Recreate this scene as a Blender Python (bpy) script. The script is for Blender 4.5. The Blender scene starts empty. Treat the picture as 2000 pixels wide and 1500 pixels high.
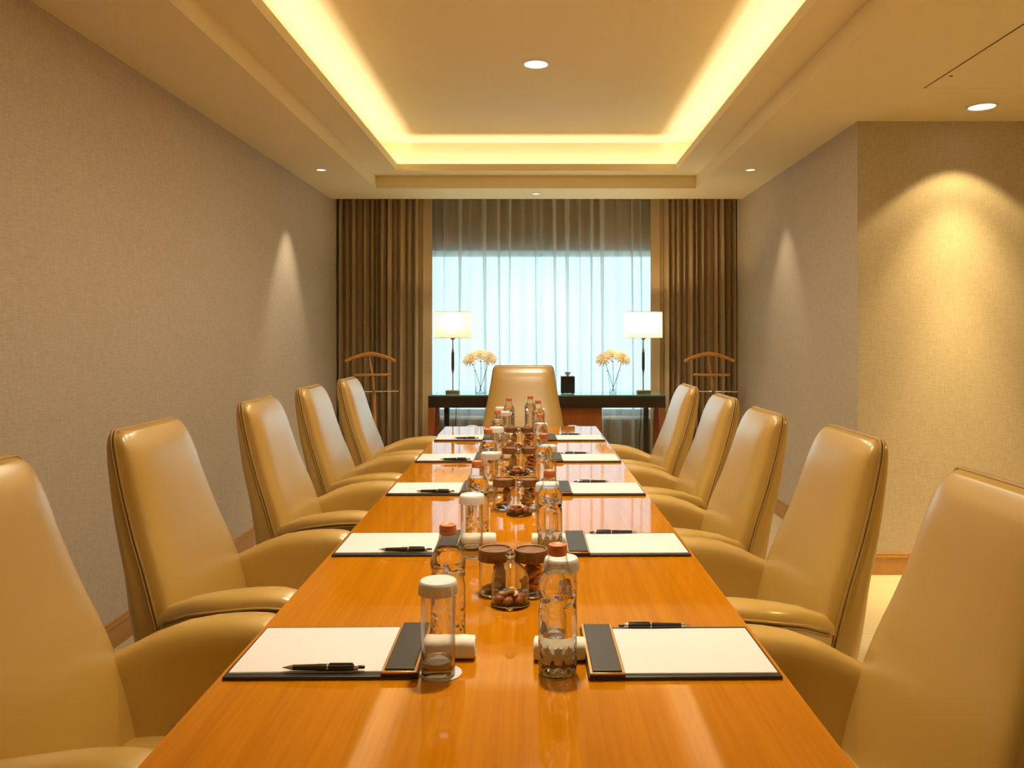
import bpy, bmesh, math, random
from math import sin, cos, pi, sqrt, radians
from mathutils import Vector, Matrix

random.seed(7)
S = bpy.context.scene
COL = S.collection

# ------------------------------------------------------------------ camera
F_PX = 1580.0
CAM_Z = 1.33
VPX, VPY = 1053.0, 656.0
cam_d = bpy.data.cameras.new('camera')
cam_d.sensor_width = 36.0
cam_d.lens = F_PX / 2000.0 * 36.0
cam_d.shift_x = -(VPX - 1000.0) / 2000.0
cam_d.shift_y = -(750.0 - VPY) / 2000.0
cam_d.clip_start = 0.02
cam = bpy.data.objects.new('camera', cam_d)
COL.objects.link(cam)
cam.location = (0, 0, CAM_Z)
cam.rotation_euler = (pi / 2, 0, 0)
S.camera = cam

# ------------------------------------------------------------------ world: bright hazy sky outside the window
SKY_STRENGTH = 2.25
w = bpy.data.worlds.new('sky')
S.world = w
w.use_nodes = True
bg = w.node_tree.nodes['Background']
bg.inputs['Color'].default_value = (0.62, 0.90, 1.0, 1)
bg.inputs['Strength'].default_value = SKY_STRENGTH

# ------------------------------------------------------------------ light levels (used by the lamp builders)
WARM = (1.0, 0.82, 0.56)
WARM_NICHE = (1.0, 0.73, 0.28)
P_BIG = 98.0        # large ceiling downlights
P_NICHE = 30.0
P_SMALL = 45.0       # small downlights along the edges
COVE = 36.0          # led strip emission
P_LAMP = 7.0         # table lamp bulbs

S.view_settings.view_transform = 'Standard'
S.view_settings.look = 'None'
S.view_settings.exposure = 0.0
S.view_settings.gamma = 1.0
S.view_settings.use_curve_mapping = False
cy = S.cycles
cy.use_denoising = True
cy.use_light_tree = False
cy.use_adaptive_sampling = True
cy.adaptive_threshold = 0.06
cy.max_bounces = 9
cy.diffuse_bounces = 4
cy.glossy_bounces = 3
cy.transmission_bounces = 7
cy.transparent_max_bounces = 24
cy.sample_clamp_indirect = 4.0
cy.caustics_reflective = False
cy.caustics_refractive = True
cy.blur_glossy = 0.5

# ------------------------------------------------------------------ material helpers
def new_mat(name):
    m = bpy.data.materials.new(name)
    m.use_nodes = True
    nt = m.node_tree
    return m, nt, nt.nodes['Principled BSDF'], nt.nodes['Material Output']

def pmat(name, col, rough=0.5, metal=0.0, spec=0.5, coat=0.0, emit=None, estr=0.0, trans=0.0, ior=1.45):
    m, nt, b, o = new_mat(name)
    b.inputs['Base Color'].default_value = (*col, 1)
    b.inputs['Roughness'].default_value = rough
    b.inputs['Metallic'].default_value = metal
    b.inputs['Specular IOR Level'].default_value = spec
    b.inputs['Coat Weight'].default_value = coat
    b.inputs['Coat Roughness'].default_value = 0.15
    b.inputs['Transmission Weight'].default_value = trans
    b.inputs['IOR'].default_value = ior
    if emit:
        b.inputs['Emission Color'].default_value = (*emit, 1)
        b.inputs['Emission Strength'].default_value = estr
    return m

def N(nt, t, **kw):
    n = nt.nodes.new(t)
    for k, v in kw.items():
        setattr(n, k, v)
    return n

def coords(nt, scale, kind='Object'):
    tc = N(nt, 'ShaderNodeTexCoord')
    mp = N(nt, 'ShaderNodeMapping')
    mp.inputs['Scale'].default_value = scale
    nt.links.new(tc.outputs[kind], mp.inputs['Vector'])
    return mp.outputs['Vector']

def noise(nt, vec, scale, detail=3, rough=0.5):
    n = N(nt, 'ShaderNodeTexNoise')
    n.inputs['Scale'].default_value = scale
    n.inputs['Detail'].default_value = detail
    n.inputs['Roughness'].default_value = rough
    nt.links.new(vec, n.inputs['Vector'])
    return n.outputs['Fac']

def ramp(nt, fac, stops):
    r = N(nt, 'ShaderNodeValToRGB')
    e = r.color_ramp.elements
    e[0].position, e[0].color = stops[0][0], (*stops[0][1], 1)
    e[1].position, e[1].color = stops[-1][0], (*stops[-1][1], 1)
    for p, c in stops[1:-1]:
        x = e.new(p)
        x.color = (*c, 1)
    nt.links.new(fac, r.inputs['Fac'])
    return r.outputs['Color']

def math_(nt, op, a, b=None):
    n = N(nt, 'ShaderNodeMath', operation=op)
    for i, v in enumerate((a, b)):
        if v is None:
            continue
        if isinstance(v, (int, float)):
            n.inputs[i].default_value = v
        else:
            nt.links.new(v, n.inputs[i])
    return n.outputs[0]

def bump(nt, bsdf, h, strength, dist=0.002):
    b = N(nt, 'ShaderNodeBump')
    b.inputs['Strength'].default_value = strength
    b.inputs['Distance'].default_value = dist
    nt.links.new(h, b.inputs['Height'])
    nt.links.new(b.outputs['Normal'], bsdf.inputs['Normal'])

def fabric_mat(name, c0, c1, fine=1.0, axes='xz'):
    """woven wall cloth: fine horizontal and vertical threads"""
    m, nt, b, o = new_mat(name)
    h = noise(nt, coords(nt, (30 * fine, 30 * fine, 330 * fine)), 1.0, 4, 0.65)
    v = noise(nt, coords(nt, (330 * fine, 330 * fine, 22 * fine)), 1.0, 4, 0.65)
    s = math_(nt, 'MULTIPLY', math_(nt, 'ADD', h, v), 0.5)
    c = ramp(nt, s, [(0.36, c0), (0.64, c1)])
    nt.links.new(c, b.inputs['Base Color'])
    b.inputs['Roughness'].default_value = 0.75
    b.inputs['Specular IOR Level'].default_value = 0.25
    bump(nt, b, s, 0.35, 0.001)
    return m

def wood_mat(name, c0, c1, c2, axis='y', scale=1.0, rough=0.3, coat=0.0, streak=1.0, cior=1.5, spec=0.5, crough=0.10):
    m, nt, b, o = new_mat(name)
    k = {'x': (1.2, 26, 26), 'y': (26, 1.2, 26), 'z': (26, 26, 1.2)}[axis]
    v1 = coords(nt, tuple(a * scale for a in k))
    k2 = {'x': (3, 160, 160), 'y': (160, 3, 160), 'z': (160, 160, 3)}[axis]
    v2 = coords(nt, tuple(a * scale for a in k2))
    n1 = noise(nt, v1, 1.0, 5, 0.6)
    n2 = noise(nt, v2, 1.0, 3, 0.6)
    s = math_(nt, 'ADD', math_(nt, 'MULTIPLY', n1, 0.65), math_(nt, 'MULTIPLY', n2, 0.35))
    c = ramp(nt, s, [(0.5 - 0.2 / streak, c0), (0.5, c1), (0.5 + 0.2 / streak, c2)])
    nt.links.new(c, b.inputs['Base Color'])
    b.inputs['Roughness'].default_value = rough
    b.inputs['Coat Weight'].default_value = coat
    b.inputs['Coat Roughness'].default_value = crough
    b.inputs['Specular IOR Level'].default_value = spec
    b.inputs['Coat IOR'].default_value = cior
    return m

def thin_glass(name, tint=(0.97, 0.98, 0.97), refl=1.0, f0=0.045, rim=0.42):
    m, nt, b, o = new_mat(name)
    nt.nodes.remove(b)
    tr = N(nt, 'ShaderNodeBsdfTransparent')
    tr.inputs['Color'].default_value = (*tint, 1)
    gl = N(nt, 'ShaderNodeBsdfGlossy')
    edge = N(nt, 'ShaderNodeMix', data_type='RGBA')      # longer path through the wall at the rim of the glass
    edge.inputs[6].default_value = (*tint, 1)
    edge.inputs[7].default_value = tuple(c * rim for c in tint) + (1,)
    nt.links.new(edge.outputs[2], tr.inputs['Color'])
    gl.inputs['Roughness'].default_value = 0.02
    lw = N(nt, 'ShaderNodeLayerWeight')          # Schlick reflectance, equal from both sides of the sheet
    lw.inputs['Blend'].default_value = 0.5
    p5 = math_(nt, 'POWER', lw.outputs['Facing'], 2.6)
    nt.links.new(math_(nt, 'POWER', lw.outputs['Facing'], 2.8), edge.inputs[0])
    f = math_(nt, 'MULTIPLY', math_(nt, 'ADD', math_(nt, 'MULTIPLY', p5, 0.9), f0), refl)
    mx = N(nt, 'ShaderNodeMixShader')
    nt.links.new(f, mx.inputs[0])
    nt.links.new(tr.outputs[0], mx.inputs[1])
    nt.links.new(gl.outputs[0], mx.inputs[2])
    nt.links.new(mx.outputs[0], o.inputs['Surface'])
    return m

def sheer_mat(name, col, transp, transl):
    m, nt, b, o = new_mat(name)
    nt.nodes.remove(b)
    tr = N(nt, 'ShaderNodeBsdfTransparent')
    tl = N(nt, 'ShaderNodeBsdfTranslucent')
    df = N(nt, 'ShaderNodeBsdfDiffuse')
    tl.inputs['Color'].default_value = (*col, 1)
    df.inputs['Color'].default_value = (*col, 1)
    m1 = N(nt, 'ShaderNodeMixShader')
    m1.inputs[0].default_value = transl
    nt.links.new(df.outputs[0], m1.inputs[1])
    nt.links.new(tl.outputs[0], m1.inputs[2])
    m2 = N(nt, 'ShaderNodeMixShader')
    m2.inputs[0].default_value = transp
    nt.links.new(m1.outputs[0], m2.inputs[1])
    nt.links.new(tr.outputs[0], m2.inputs[2])
    nt.links.new(m2.outputs[0], o.inputs['Surface'])
    return m

M = {}
M['paint'] = pmat('ceiling_paint', (0.90, 0.80, 0.535), 0.7, spec=0.2)
M['wall'] = fabric_mat('wall_cloth', (0.47, 0.405, 0.325), (0.65, 0.575, 0.48))
M['wall_behind'] = pmat('wallpaper_in_shade', (0.26, 0.18, 0.10), 0.8, spec=0.1)  # wallpaper of the window wall, with its shade put into a darker colour
M['baseboard'] = wood_mat('baseboard_wood', (0.40, 0.20, 0.06), (0.47, 0.25, 0.08), (0.53, 0.29, 0.10), 'y', 1.0, 0.4)
def floor_mat():
    m, nt, b, o = new_mat('pale_carpet')
    h = noise(nt, coords(nt, (3, 60, 1)), 1.0, 4, 0.6)
    g = noise(nt, coords(nt, (400, 400, 400)), 1.0, 2, 0.6)
    s = math_(nt, 'ADD', math_(nt, 'MULTIPLY', h, 0.6), math_(nt, 'MULTIPLY', g, 0.4))
    nt.links.new(ramp(nt, s, [(0.3, (0.56, 0.46, 0.30)), (0.7, (0.70, 0.60, 0.42))]), b.inputs['Base Color'])
    b.inputs['Roughness'].default_value = 0.8
    return m
M['floor'] = floor_mat()
M['table'] = wood_mat('honey_veneer', (0.39, 0.135, 0.002), (0.48, 0.175, 0.0025), (0.56, 0.215, 0.004), 'y', 0.8, 0.45, 1.0, cior=1.48, spec=0.0, crough=0.05)
M['table_dark'] = wood_mat('table_leg_wood', (0.30, 0.10, 0.012), (0.38, 0.13, 0.018), (0.44, 0.16, 0.022), 'z', 0.8, 0.3)
def leather(name, col, rough, coat=0.0):
    m, nt, b, o = new_mat(name)
    n = noise(nt, coords(nt, (1, 1, 1)), 420.0, 2, 0.5)
    b.inputs['Base Color'].default_value = (*col, 1)
    b.inputs['Roughness'].default_value = rough
    b.inputs['Specular IOR Level'].default_value = 0.5
    if coat:
        b.inputs['Coat Weight'].default_value = coat
        b.inputs['Coat Roughness'].default_value = 0.27
        b.inputs['Coat IOR'].default_value = 1.75
    bump(nt, b, n, 0.08, 0.0005)
    return m
M['leather'] = leather('tan_leather', (0.50, 0.32, 0.068), 0.5, 1.0)
M['piping'] = leather('tan_piping', (0.39, 0.245, 0.065), 0.5, 0.4)
M['black_leather'] = leather('black_leather', (0.022, 0.021, 0.022), 0.45)
M['chrome'] = pmat('polished_metal', (0.75, 0.74, 0.72), 0.15, 1.0)
M['castor'] = pmat('black_plastic', (0.02, 0.02, 0.02), 0.4)
M['paper'] = pmat('white_paper', (0.70, 0.695, 0.74), 0.7, spec=0.2)
M['gold'] = pmat('gold_trim', (0.80, 0.52, 0.20), 0.28, 1.0)
M['silver'] = pmat('silver_trim', (0.82, 0.80, 0.76), 0.2, 1.0)
M['pen'] = pmat('pen_black', (0.012, 0.012, 0.013), 0.25, coat=0.4)
M['towel'] = pmat('white_towel', (0.80, 0.78, 0.72), 0.9, spec=0.1)
M['cap'] = pmat('copper_cap', (0.62, 0.22, 0.10), 0.4, 0.35)
M['glass'] = thin_glass('clear_glass', (0.99, 0.995, 0.99))
M['dome_glass'] = thin_glass('dome_glass', (0.985, 0.99, 0.985), f0=0.075, rim=0.3)
M['glass_shell'] = thin_glass('bottle_glass', (0.985, 0.99, 0.985), 0.8)
M['water'] = pmat('water', (1, 1, 1), 0.0, trans=1.0, ior=1.33)
M['thick_glass'] = pmat('thick_glass', (0.98, 1, 0.99), 0.0, trans=1.0, ior=1.48)
M['lid_wood'] = wood_mat('walnut_lid', (0.10, 0.037, 0.008), (0.17, 0.068, 0.014), (0.32, 0.15, 0.035), 'x', 3.0, 0.38)
M['biscuit'] = pmat('biscuit', (0.45, 0.24, 0.075), 0.75)
M['mango'] = pmat('dried_fruit_orange', (0.62, 0.24, 0.03), 0.5)
M['nut'] = pmat('dried_fruit_red', (0.24, 0.065, 0.03), 0.45)
M['cashew'] = pmat('cashew', (0.66, 0.46, 0.22), 0.55)
M['sheer'] = sheer_mat('sheer_voile', (0.82, 0.86, 0.84), 0.50, 0.6)
def drape_mat():
    m, nt, b, o = new_mat('drape_cloth')
    h = noise(nt, coords(nt, (500, 500, 900)), 1.0, 2, 0.6)
    nt.links.new(ramp(nt, h, [(0.3, (0.34, 0.25, 0.13)), (0.7, (0.50, 0.38, 0.22))]), b.inputs['Base Color'])
    b.inputs['Roughness'].default_value = 0.6
    b.inputs['Sheen Weight'].default_value = 0.15
    return m
M['drape'] = drape_mat()
M['console_dark'] = wood_mat('dark_wenge', (0.018, 0.011, 0.008), (0.03, 0.017, 0.011), (0.045, 0.025, 0.015), 'x', 1.0, 0.3, 0.3)
M['console_red'] = wood_mat('reddish_wood', (0.26, 0.075, 0.014), (0.33, 0.10, 0.02), (0.40, 0.13, 0.028), 'z', 0.8, 0.35)
M['glass_top'] = pmat('tinted_glass_top', (0.09, 0.32, 0.31), 0.05, spec=0.8, coat=0.5)
M['valet'] = wood_mat('valet_beech', (0.48, 0.22, 0.05), (0.56, 0.27, 0.065), (0.62, 0.31, 0.08), 'z', 1.5, 0.4)
M['shade'] = sheer_mat('lamp_shade_cloth', (0.66, 0.62, 0.52), 0.0, 0.75)
M['bulb'] = pmat('bulb_glow', (1, 1, 1), 0.5, emit=(1.0, 0.72, 0.36), estr=8.0)
M['brass'] = pmat('antique_brass', (0.42, 0.28, 0.12), 0.3, 1.0)
M['lamp_wood'] = wood_mat('lamp_dark_wood', (0.05, 0.022, 0.01), (0.08, 0.035, 0.015), (0.11, 0.05, 0.02), 'z', 2, 0.35)
M['black'] = pmat('black_lacquer', (0.016, 0.015, 0.015), 0.35)
M['dark'] = pmat('dark_gap', (0.10, 0.05, 0.02), 0.8)
M['petal'] = sheer_mat('peach_petal', (0.95, 0.86, 0.70), 0.0, 0.45)
M['petal_c'] = pmat('flower_centre', (0.80, 0.60, 0.22), 0.6)
M['stem'] = pmat('green_stem', (0.10, 0.19, 0.05), 0.5)
M['emit_big'] = pmat('downlight_lens', (1, 1, 1), 0.5, emit=(1.0, 0.86, 0.62), estr=3.2)
M['emit_small'] = pmat('small_downlight_lens', (1, 1, 1), 0.5, emit=(1.0, 0.88, 0.66), estr=1.6)
M['led'] = pmat('led_strip_glow', (1, 1, 1), 0.5, emit=(1.0, 0.83, 0.60), estr=COVE)
M['white'] = pmat('white_trim', (0.85, 0.83, 0.78), 0.5)
M['blind'] = sheer_mat('roller_blind_cloth', (0.86, 0.90, 0.84), 0.40, 0.85)
M['frame'] = pmat('window_frame_aluminium', (0.45, 0.46, 0.46), 0.4, 0.3)
M['pane'] = thin_glass('window_glass', (0.93, 0.97, 0.97), 1.0, rim=0.9)

# ------------------------------------------------------------------ mesh helpers
class MB:
    def __init__(s):
        s.v, s.f = [], []
    def add(s, vs, fs):
        o = len(s.v)
        s.v.extend([tuple(p) for p in vs])
        s.f.extend([tuple(o + i for i in f) for f in fs])
        return s
    def box(s, x0, x1, y0, y1, z0, z1, bev=0.0, seg=2):
        bm = bmesh.new()
        bmesh.ops.create_cube(bm, size=1.0)
        for v in bm.verts:
            v.co = Vector(((x0 + x1) / 2 + v.co.x * (x1 - x0), (y0 + y1) / 2 + v.co.y * (y1 - y0), (z0 + z1) / 2 + v.co.z * (z1 - z0)))
        if bev > 0:
            bmesh.ops.bevel(bm, geom=list(bm.edges), offset=bev, segments=seg, affect='EDGES', profile=0.5)
        bm.verts.index_update()
        s.add([v.co[:] for v in bm.verts], [[v.index for v in f.verts] for f in bm.faces])
        bm.free()
        return s
    def lathe(s, prof, seg=32, cx=0, cy=0, fn=None, cap0=True, cap1=True, ex=1.0, ey=1.0):
        vs, fs = [], []
        for k, (r, z) in enumerate(prof):
            for i in range(seg):
                a = 2 * pi * i / seg
                rr = r if fn is None else fn(r, z, a, k)
                vs.append((cx + rr * cos(a) * ex, cy + rr * sin(a) * ey, z))
        for k in range(len(prof) - 1):
            for i in range(seg):
                j = (i + 1) % seg
                fs.append((k * seg + i, k * seg + j, (k + 1) * seg + j, (k + 1) * seg + i))
        if cap0:
            fs.append(tuple(range(seg - 1, -1, -1)))
        if cap1:
            b = (len(prof) - 1) * seg
            fs.append(tuple(b + i for i in range(seg)))
        return s.add(vs, fs)
    def tube(s, path, r, seg=8, caps=True, flat=1.0):
        P = [Vector(p) for p in path]
        n = len(P)
        vs, fs = [], []
        up = Vector((0, 0, 1))
        prev = None
        for i, p in enumerate(P):
            t = (P[min(i + 1, n - 1)] - P[max(i - 1, 0)]).normalized()
            if prev is None:
                a = t.cross(up)
                if a.length < 1e-3:
                    a = t.cross(Vector((1, 0, 0)))
                a.normalize()
            else:
                a = prev - t * prev.dot(t)
                a.normalize()
            prev = a
            b = t.cross(a)
            rr = r[i] if isinstance(r, (list, tuple)) else r
            for k in range(seg):
                q = 2 * pi * k / seg
                vs.append(p + a * (rr * cos(q)) + b * (rr * flat * sin(q)))
        for i in range(n - 1):
            for k in range(seg):
                j = (k + 1) % seg
                fs.append((i * seg + k, i * seg + j, (i + 1) * seg + j, (i + 1) * seg + k))
        if caps:
            fs.append(tuple(range(seg - 1, -1, -1)))
            fs.append(tuple((n - 1) * seg + k for k in range(seg)))
        return s.add([v[:] for v in vs], fs)
    def rows(s, R, close=False):
        """R: list of rows, each a list of points, all the same length"""
        n = len(R[0])
        vs = [p for r in R for p in r]
        fs = []
        for i in range(len(R) - 1):
            for k in range(n if close else n - 1):
                j = (k + 1) % n
                fs.append((i * n + k, i * n + j, (i + 1) * n + j, (i + 1) * n + k))
        return s.add(vs, fs)
    def sphere(s, c, rx, ry, rz, nu=12, nv=8, fn=None):
        vs, fs = [], []
        for j in range(1, nv):
            th = pi * j / nv
            for i in range(nu):
                a = 2 * pi * i / nu
                p = Vector((sin(th) * cos(a), sin(th) * sin(a), cos(th)))
                if fn:
                    p = fn(p)
                vs.append((c[0] + rx * p.x, c[1] + ry * p.y, c[2] + rz * p.z))
        t = len(vs); vs.append((c[0], c[1], c[2] + rz)); vs.append((c[0], c[1], c[2] - rz))
        for j in range(nv - 2):
            for i in range(nu):
                k = (i + 1) % nu
                fs.append((j * nu + i, (j + 1) * nu + i, (j + 1) * nu + k, j * nu + k))
        for i in range(nu):
            k = (i + 1) % nu
            fs.append((t, i, k))
            b = (nv - 2) * nu
            fs.append((t + 1, b + k, b + i))
        return s.add(vs, fs)
    def mesh(s, name, mat, smooth=None):
        me = bpy.data.meshes.new(name)
        me.from_pydata(s.v, [], s.f)
        me.materials.append(mat)
        if smooth is not None:
            me.polygons.foreach_set('use_smooth', [True] * len(me.polygons))
            me.update()
            if smooth < 180:
                me.set_sharp_from_angle(angle=radians(smooth))
        me.update()
        return me
    def obj(s, name, mat, parent=None, smooth=None, loc=None):
        o = bpy.data.objects.new(name, s.mesh(name, mat, smooth))
        COL.objects.link(o)
        if parent:
            o.parent = parent
        if loc:
            o.location = loc
        return o

def tag(o, label=None, cat=None, group=None, kind=None):
    if label: o['label'] = label
    if cat: o['category'] = cat
    if group: o['group'] = group
    if kind: o['kind'] = kind
    return o

def thing(name, label, cat, loc=(0, 0, 0), rz=0.0, group=None):
    o = bpy.data.objects.new(name, None)
    o.empty_display_size = 0.05
    COL.objects.link(o)
    o.location = loc
    o.rotation_euler = (0, 0, rz)
    return tag(o, label, cat, group)

KIDS = {}
def kids(o):
    return [c for c in bpy.data.objects if c.parent == o]

def copy_tree(o, parent=None):
    c = o.copy()
    COL.objects.link(c)
    c.parent = parent
    for ch in kids(o):
        copy_tree(ch, c)
    return c

def struct(name, mb, mat, parent=None, smooth=None):
    o = mb.obj(name, mat, parent, smooth)
    if parent is None:
        o['kind'] = 'structure'
    return o

# ------------------------------------------------------------------ room shell
XL, XR = -1.817, 1.775
Y0, YN, YC, YW = -1.6, 4.51, 7.07, 7.55       # rear wall, niche wall, ceiling edge before curtain, window wall
XE = 3.55
ZC = 2.527
struct('floor', MB().box(XL - 0.1, XE + 0.1, Y0 - 0.1, YW + 0.3, -0.08, 0.0), M['floor'])
wl = struct('wall_left', MB().box(XL - 0.12, XL, Y0, YW + 0.2, 0, 2.98), M['wall'])
wr = struct('wall_right', MB().box(XR, XR + 0.05, YN, YW + 0.2, 0, 2.98), M['wall'])
wn = struct('wall_niche', MB().box(XR + 0.05, XE + 0.1, YN, YN + 0.12, 0, 2.98)
            .box(XR + 0.0008, XR + 0.05, YN - 0.0006, YN, 0, 2.98), M['wall'])
struct('wall_entrance', MB().box(XE, XE + 0.12, Y0, YN, 0, 2.98), M['wall'])
struct('wall_rear', MB().box(XL - 0.12, XE + 0.12, Y0 - 0.12, Y0, 0, 2.98), M['wall'])

# window wall with its opening
WX0, WX1, WZ0, WZ1 = -1.25, 1.30, 0.585, 2.137
struct('wall_back', MB().box(XL, WX0, YW, YW + 0.2, 0, 2.98).box(WX1, XR, YW, YW + 0.2, 0, 2.98)
       .box(WX0, WX1, YW, YW + 0.2, 0, WZ0).box(WX0, WX1, YW, YW + 0.2, WZ1, 2.98), M['wall_behind'])
win = thing('window_1', None, None, (0, 0, 0))
win['kind'] = 'structure'
fr = MB()
for a, b in ((WX0, WX0 + 0.05), (WX1 - 0.05, WX1)):
    fr.box(a, b, YW + 0.10, YW + 0.15, WZ0, WZ1)
fr.box(WX0, WX1, YW + 0.10, YW + 0.15, WZ0, WZ0 + 0.05).box(WX0, WX1, YW + 0.10, YW + 0.15, WZ1 - 0.05, WZ1)
fr.obj('window_frame', M['frame'], win)
for a, b in ((WX0 + 0.05, WX1 - 0.05),):
    MB().box(a, b, YW + 0.122, YW + 0.128, WZ0 + 0.05, WZ1 - 0.05).obj('window_pane', M['pane'], win)
MB().box(WX0 - 0.03, WX1 + 0.03, YW - 0.04, YW + 0.10, WZ0 - 0.03, WZ0, 0.004).obj('window_sill', M['white'], win, 20)
bl = thing('roller_blind', 'pale roller blind rolled almost fully up at the window head', 'blind', (0, 0, 0))
MB().tube([(WX0 + 0.02, YW + 0.04, WZ1 - 0.012), (WX1 - 0.02, YW + 0.04, WZ1 - 0.012)], 0.010, 12).obj('roller', M['white'], bl, 60)
MB().box(WX0 + 0.03, WX1 - 0.03, YW + 0.018, YW + 0.020, WZ1 - 0.070, WZ1 - 0.006).obj('blind_cloth', M['blind'], bl)

# ceiling: lower ring, first step, light cove, upper panel
OX0, OX1, OY0, OY1 = -1.322, 1.272, -0.10, 6.567
CX0, CX1, CY0, CY1 = -1.116, 1.075, 0.10, 6.364
ZS, ZL, ZT = 2.629, 2.683, 2.883
SB = 0.15
def ring(mb, x0, x1, y0, y1, ix0, ix1, iy0, iy1, z0, z1):
    mb.box(x0, ix0, y0, y1, z0, z1).box(ix1, x1, y0, y1, z0, z1)
    mb.box(ix0, ix1, y0, iy0, z0, z1).box(ix0, ix1, iy1, y1, z0, z1)
    return mb
ceil = struct('ceiling', ring(MB(), XL, XR, Y0, YC, OX0, OX1, OY0, OY1, ZC, ZS)
              .box(XR, XE, Y0, YN, ZC, ZS).box(XL, XR, YC, YW, 2.70, 2.75).box(XL, XR, YC - 0.02, YC, ZS, 2.75), M['paint'])
ring(MB(), OX0 - 0.05, OX1 + 0.05, OY0 - 0.05, OY1 + 0.05, CX0, CX1, CY0, CY1, ZS, ZS + 0.008).obj('tray_soffit', M['paint'], ceil)
ring(MB(), CX0 - 0.014, CX1 + 0.014, CY0 - 0.014, CY1 + 0.014, CX0, CX1, CY0, CY1, ZS + 0.008, ZL).obj('cove_lip', M['paint'], ceil)
ring(MB(), CX0 - SB - 0.06, CX1 + SB + 0.06, CY0 - SB - 0.06, CY1 + SB + 0.06, CX0 - SB, CX1 + SB, CY0 - SB, CY1 + SB, ZS + 0.008, ZT + 0.05).obj('cove_wall', M['paint'], ceil)
MB().box(CX0 - SB - 0.02, CX1 + SB + 0.02, CY0 - SB - 0.02, CY1 + SB + 0.02, ZT, ZT + 0.04).obj('upper_panel', M['paint'], ceil)
MB().box(XL - 0.1, XE + 0.1, Y0 - 0.1, YW + 0.2, 2.99, 3.03).obj('roof_slab', M['paint'], ceil)

# led strips lying in the cove
LB, LWd = 0.020, 0.018
zl0 = ZS + 0.0085
for (a, b, c, d, side) in (
        (CX0 - 0.014 - LB - LWd, CX0 - 0.014 - LB, CY0 - 0.05, CY1 + 0.05, 'along the left side'),
        (CX1 + 0.014 + LB, CX1 + 0.014 + LB + LWd, CY0 - 0.05, CY1 + 0.05, 'along the right side'),
        (CX0 + 0.0, CX1 - 0.0, CY1 + 0.014 + LB, CY1 + 0.014 + LB + LWd, 'at the window end'),
        (CX0 + 0.0, CX1 - 0.0, CY0 - 0.014 - LB - LWd, CY0 - 0.014 - LB, 'at the end behind the camera')):
    t = thing('led_strip', 'warm light strip hidden behind the ceiling cove lip ' + side, 'light strip',
              ((a + b) / 2, (c + d) / 2, zl0), group='cove light strips')
    hx, hy = (b - a) / 2, (d - c) / 2
    MB().box(-hx, hx, -hy, hy, 0, 0.003).obj('strip_base', M['white'], t)
    q = MB().add([(-hx, -hy, 0.0035), (hx, -hy, 0.0035), (hx, hy, 0.0035), (-hx, hy, 0.0035)], [(0, 1, 2, 3)])
    q.obj('glowing_strip', M['led'], t)

# baseboards
def baseboard(name, x0, x1, y0, y1, nx, ny):
    mb = MB()
    t = 0.014
    def sl(z0, z1, th):
        if nx:
            a, b = (x0, x0 + nx * th) if nx > 0 else (x0 - th, x0)
            mb.box(a, b, y0, y1, z0, z1, 0.0015)
        else:
            a, b = (y0 - th, y0)
            mb.box(x0, x1, a, b, z0, z1, 0.0015)
    sl(0.0, 0.094, 0.012); sl(0.094, 0.106, 0.015); sl(0.106, 0.119, 0.009)
    return struct(name, mb, M['baseboard'], None, 20)
baseboard('baseboard_left', XL, XL, Y0, YW, 1, 0)
baseboard('baseboard_right', XR, XR, YN - 0.012, YW, -1, 0)
baseboard('baseboard_niche', XR, XE, YN, YN, 0, 1)

# ------------------------------------------------------------------ downlights
def downlight(label, x, y, z, rad, power, cone, blend, group, soft=0.03, core=None, col=None, lens='emit_big'):
    t = thing('ceiling_downlight', label, 'downlight', (x, y, z), group=group)
    MB().lathe([(rad, -0.002), (rad * 1.0, -0.0005), (rad * 1.22, -0.0005), (rad * 1.22, -0.004), (rad * 1.02, -0.005), (rad, -0.002)], 32,
               cap0=False, cap1=False).obj('trim_ring', M['white'], t, 50)
    MB().lathe([(rad * 1.0, -0.0012), (0.0005, -0.0012)], 32, cap0=False, cap1=True).obj('lens', M[lens], t)
    beams = [(power, cone, blend, 0.0)] + (core or [])
    for (pw, cn, bl_, tilt) in beams:          # a wide spill and, in some fittings, a narrow core
        ld = bpy.data.lights.new('downlight_beam', 'SPOT')
        ld.energy = pw
        ld.color = col or WARM
        ld.spot_size = radians(cn)
        ld.spot_blend = bl_
        ld.shadow_soft_size = soft
        lo = bpy.data.objects.new('downlight_beam', ld)
        COL.objects.link(lo)
        lo.parent = t
        lo.location = (0, 0, -0.006 - soft * 0.2)
        lo.rotation_euler = (tilt, 0, 0)
    return t
downlight('large downlight in the raised ceiling over the table', -0.018, 4.62, ZT, 0.066, P_BIG, 164, 1.0, 'large downlights', 0.055, [(100.0, 58, 1.0, 0.0)])
downlight('large downlight in the middle of the raised ceiling, out of view', -0.018, 3.245, ZT, 0.066, P_BIG, 164, 1.0, 'large downlights', 0.055, [(100.0, 58, 1.0, 0.0)])
downlight('large downlight in the raised ceiling above the nearest settings', -0.018, 1.87, ZT, 0.066, P_BIG, 164, 1.0, 'large downlights', 0.055, [(100.0, 58, 1.0, 0.0)])
downlight('large downlight in the alcove ceiling washing the cloth wall', 2.31, 4.22, ZC, 0.064, P_NICHE, 97, 0.22, 'large downlights', 0.03, [(150.0, 70, 1.0, 0.0), (250.0, 40, 1.0, 0.0)], WARM_NICHE)
downlight('added fill light in the alcove ceiling near the entrance, out of view', 2.45, 1.4, ZC, 0.064, P_NICHE * 4.5, 140, 0.9, 'large downlights', 0.03, [(260.0, 68, 1.0, 0.0)], WARM_NICHE)  # added lamp out of view, only there to bring the light level up
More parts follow.
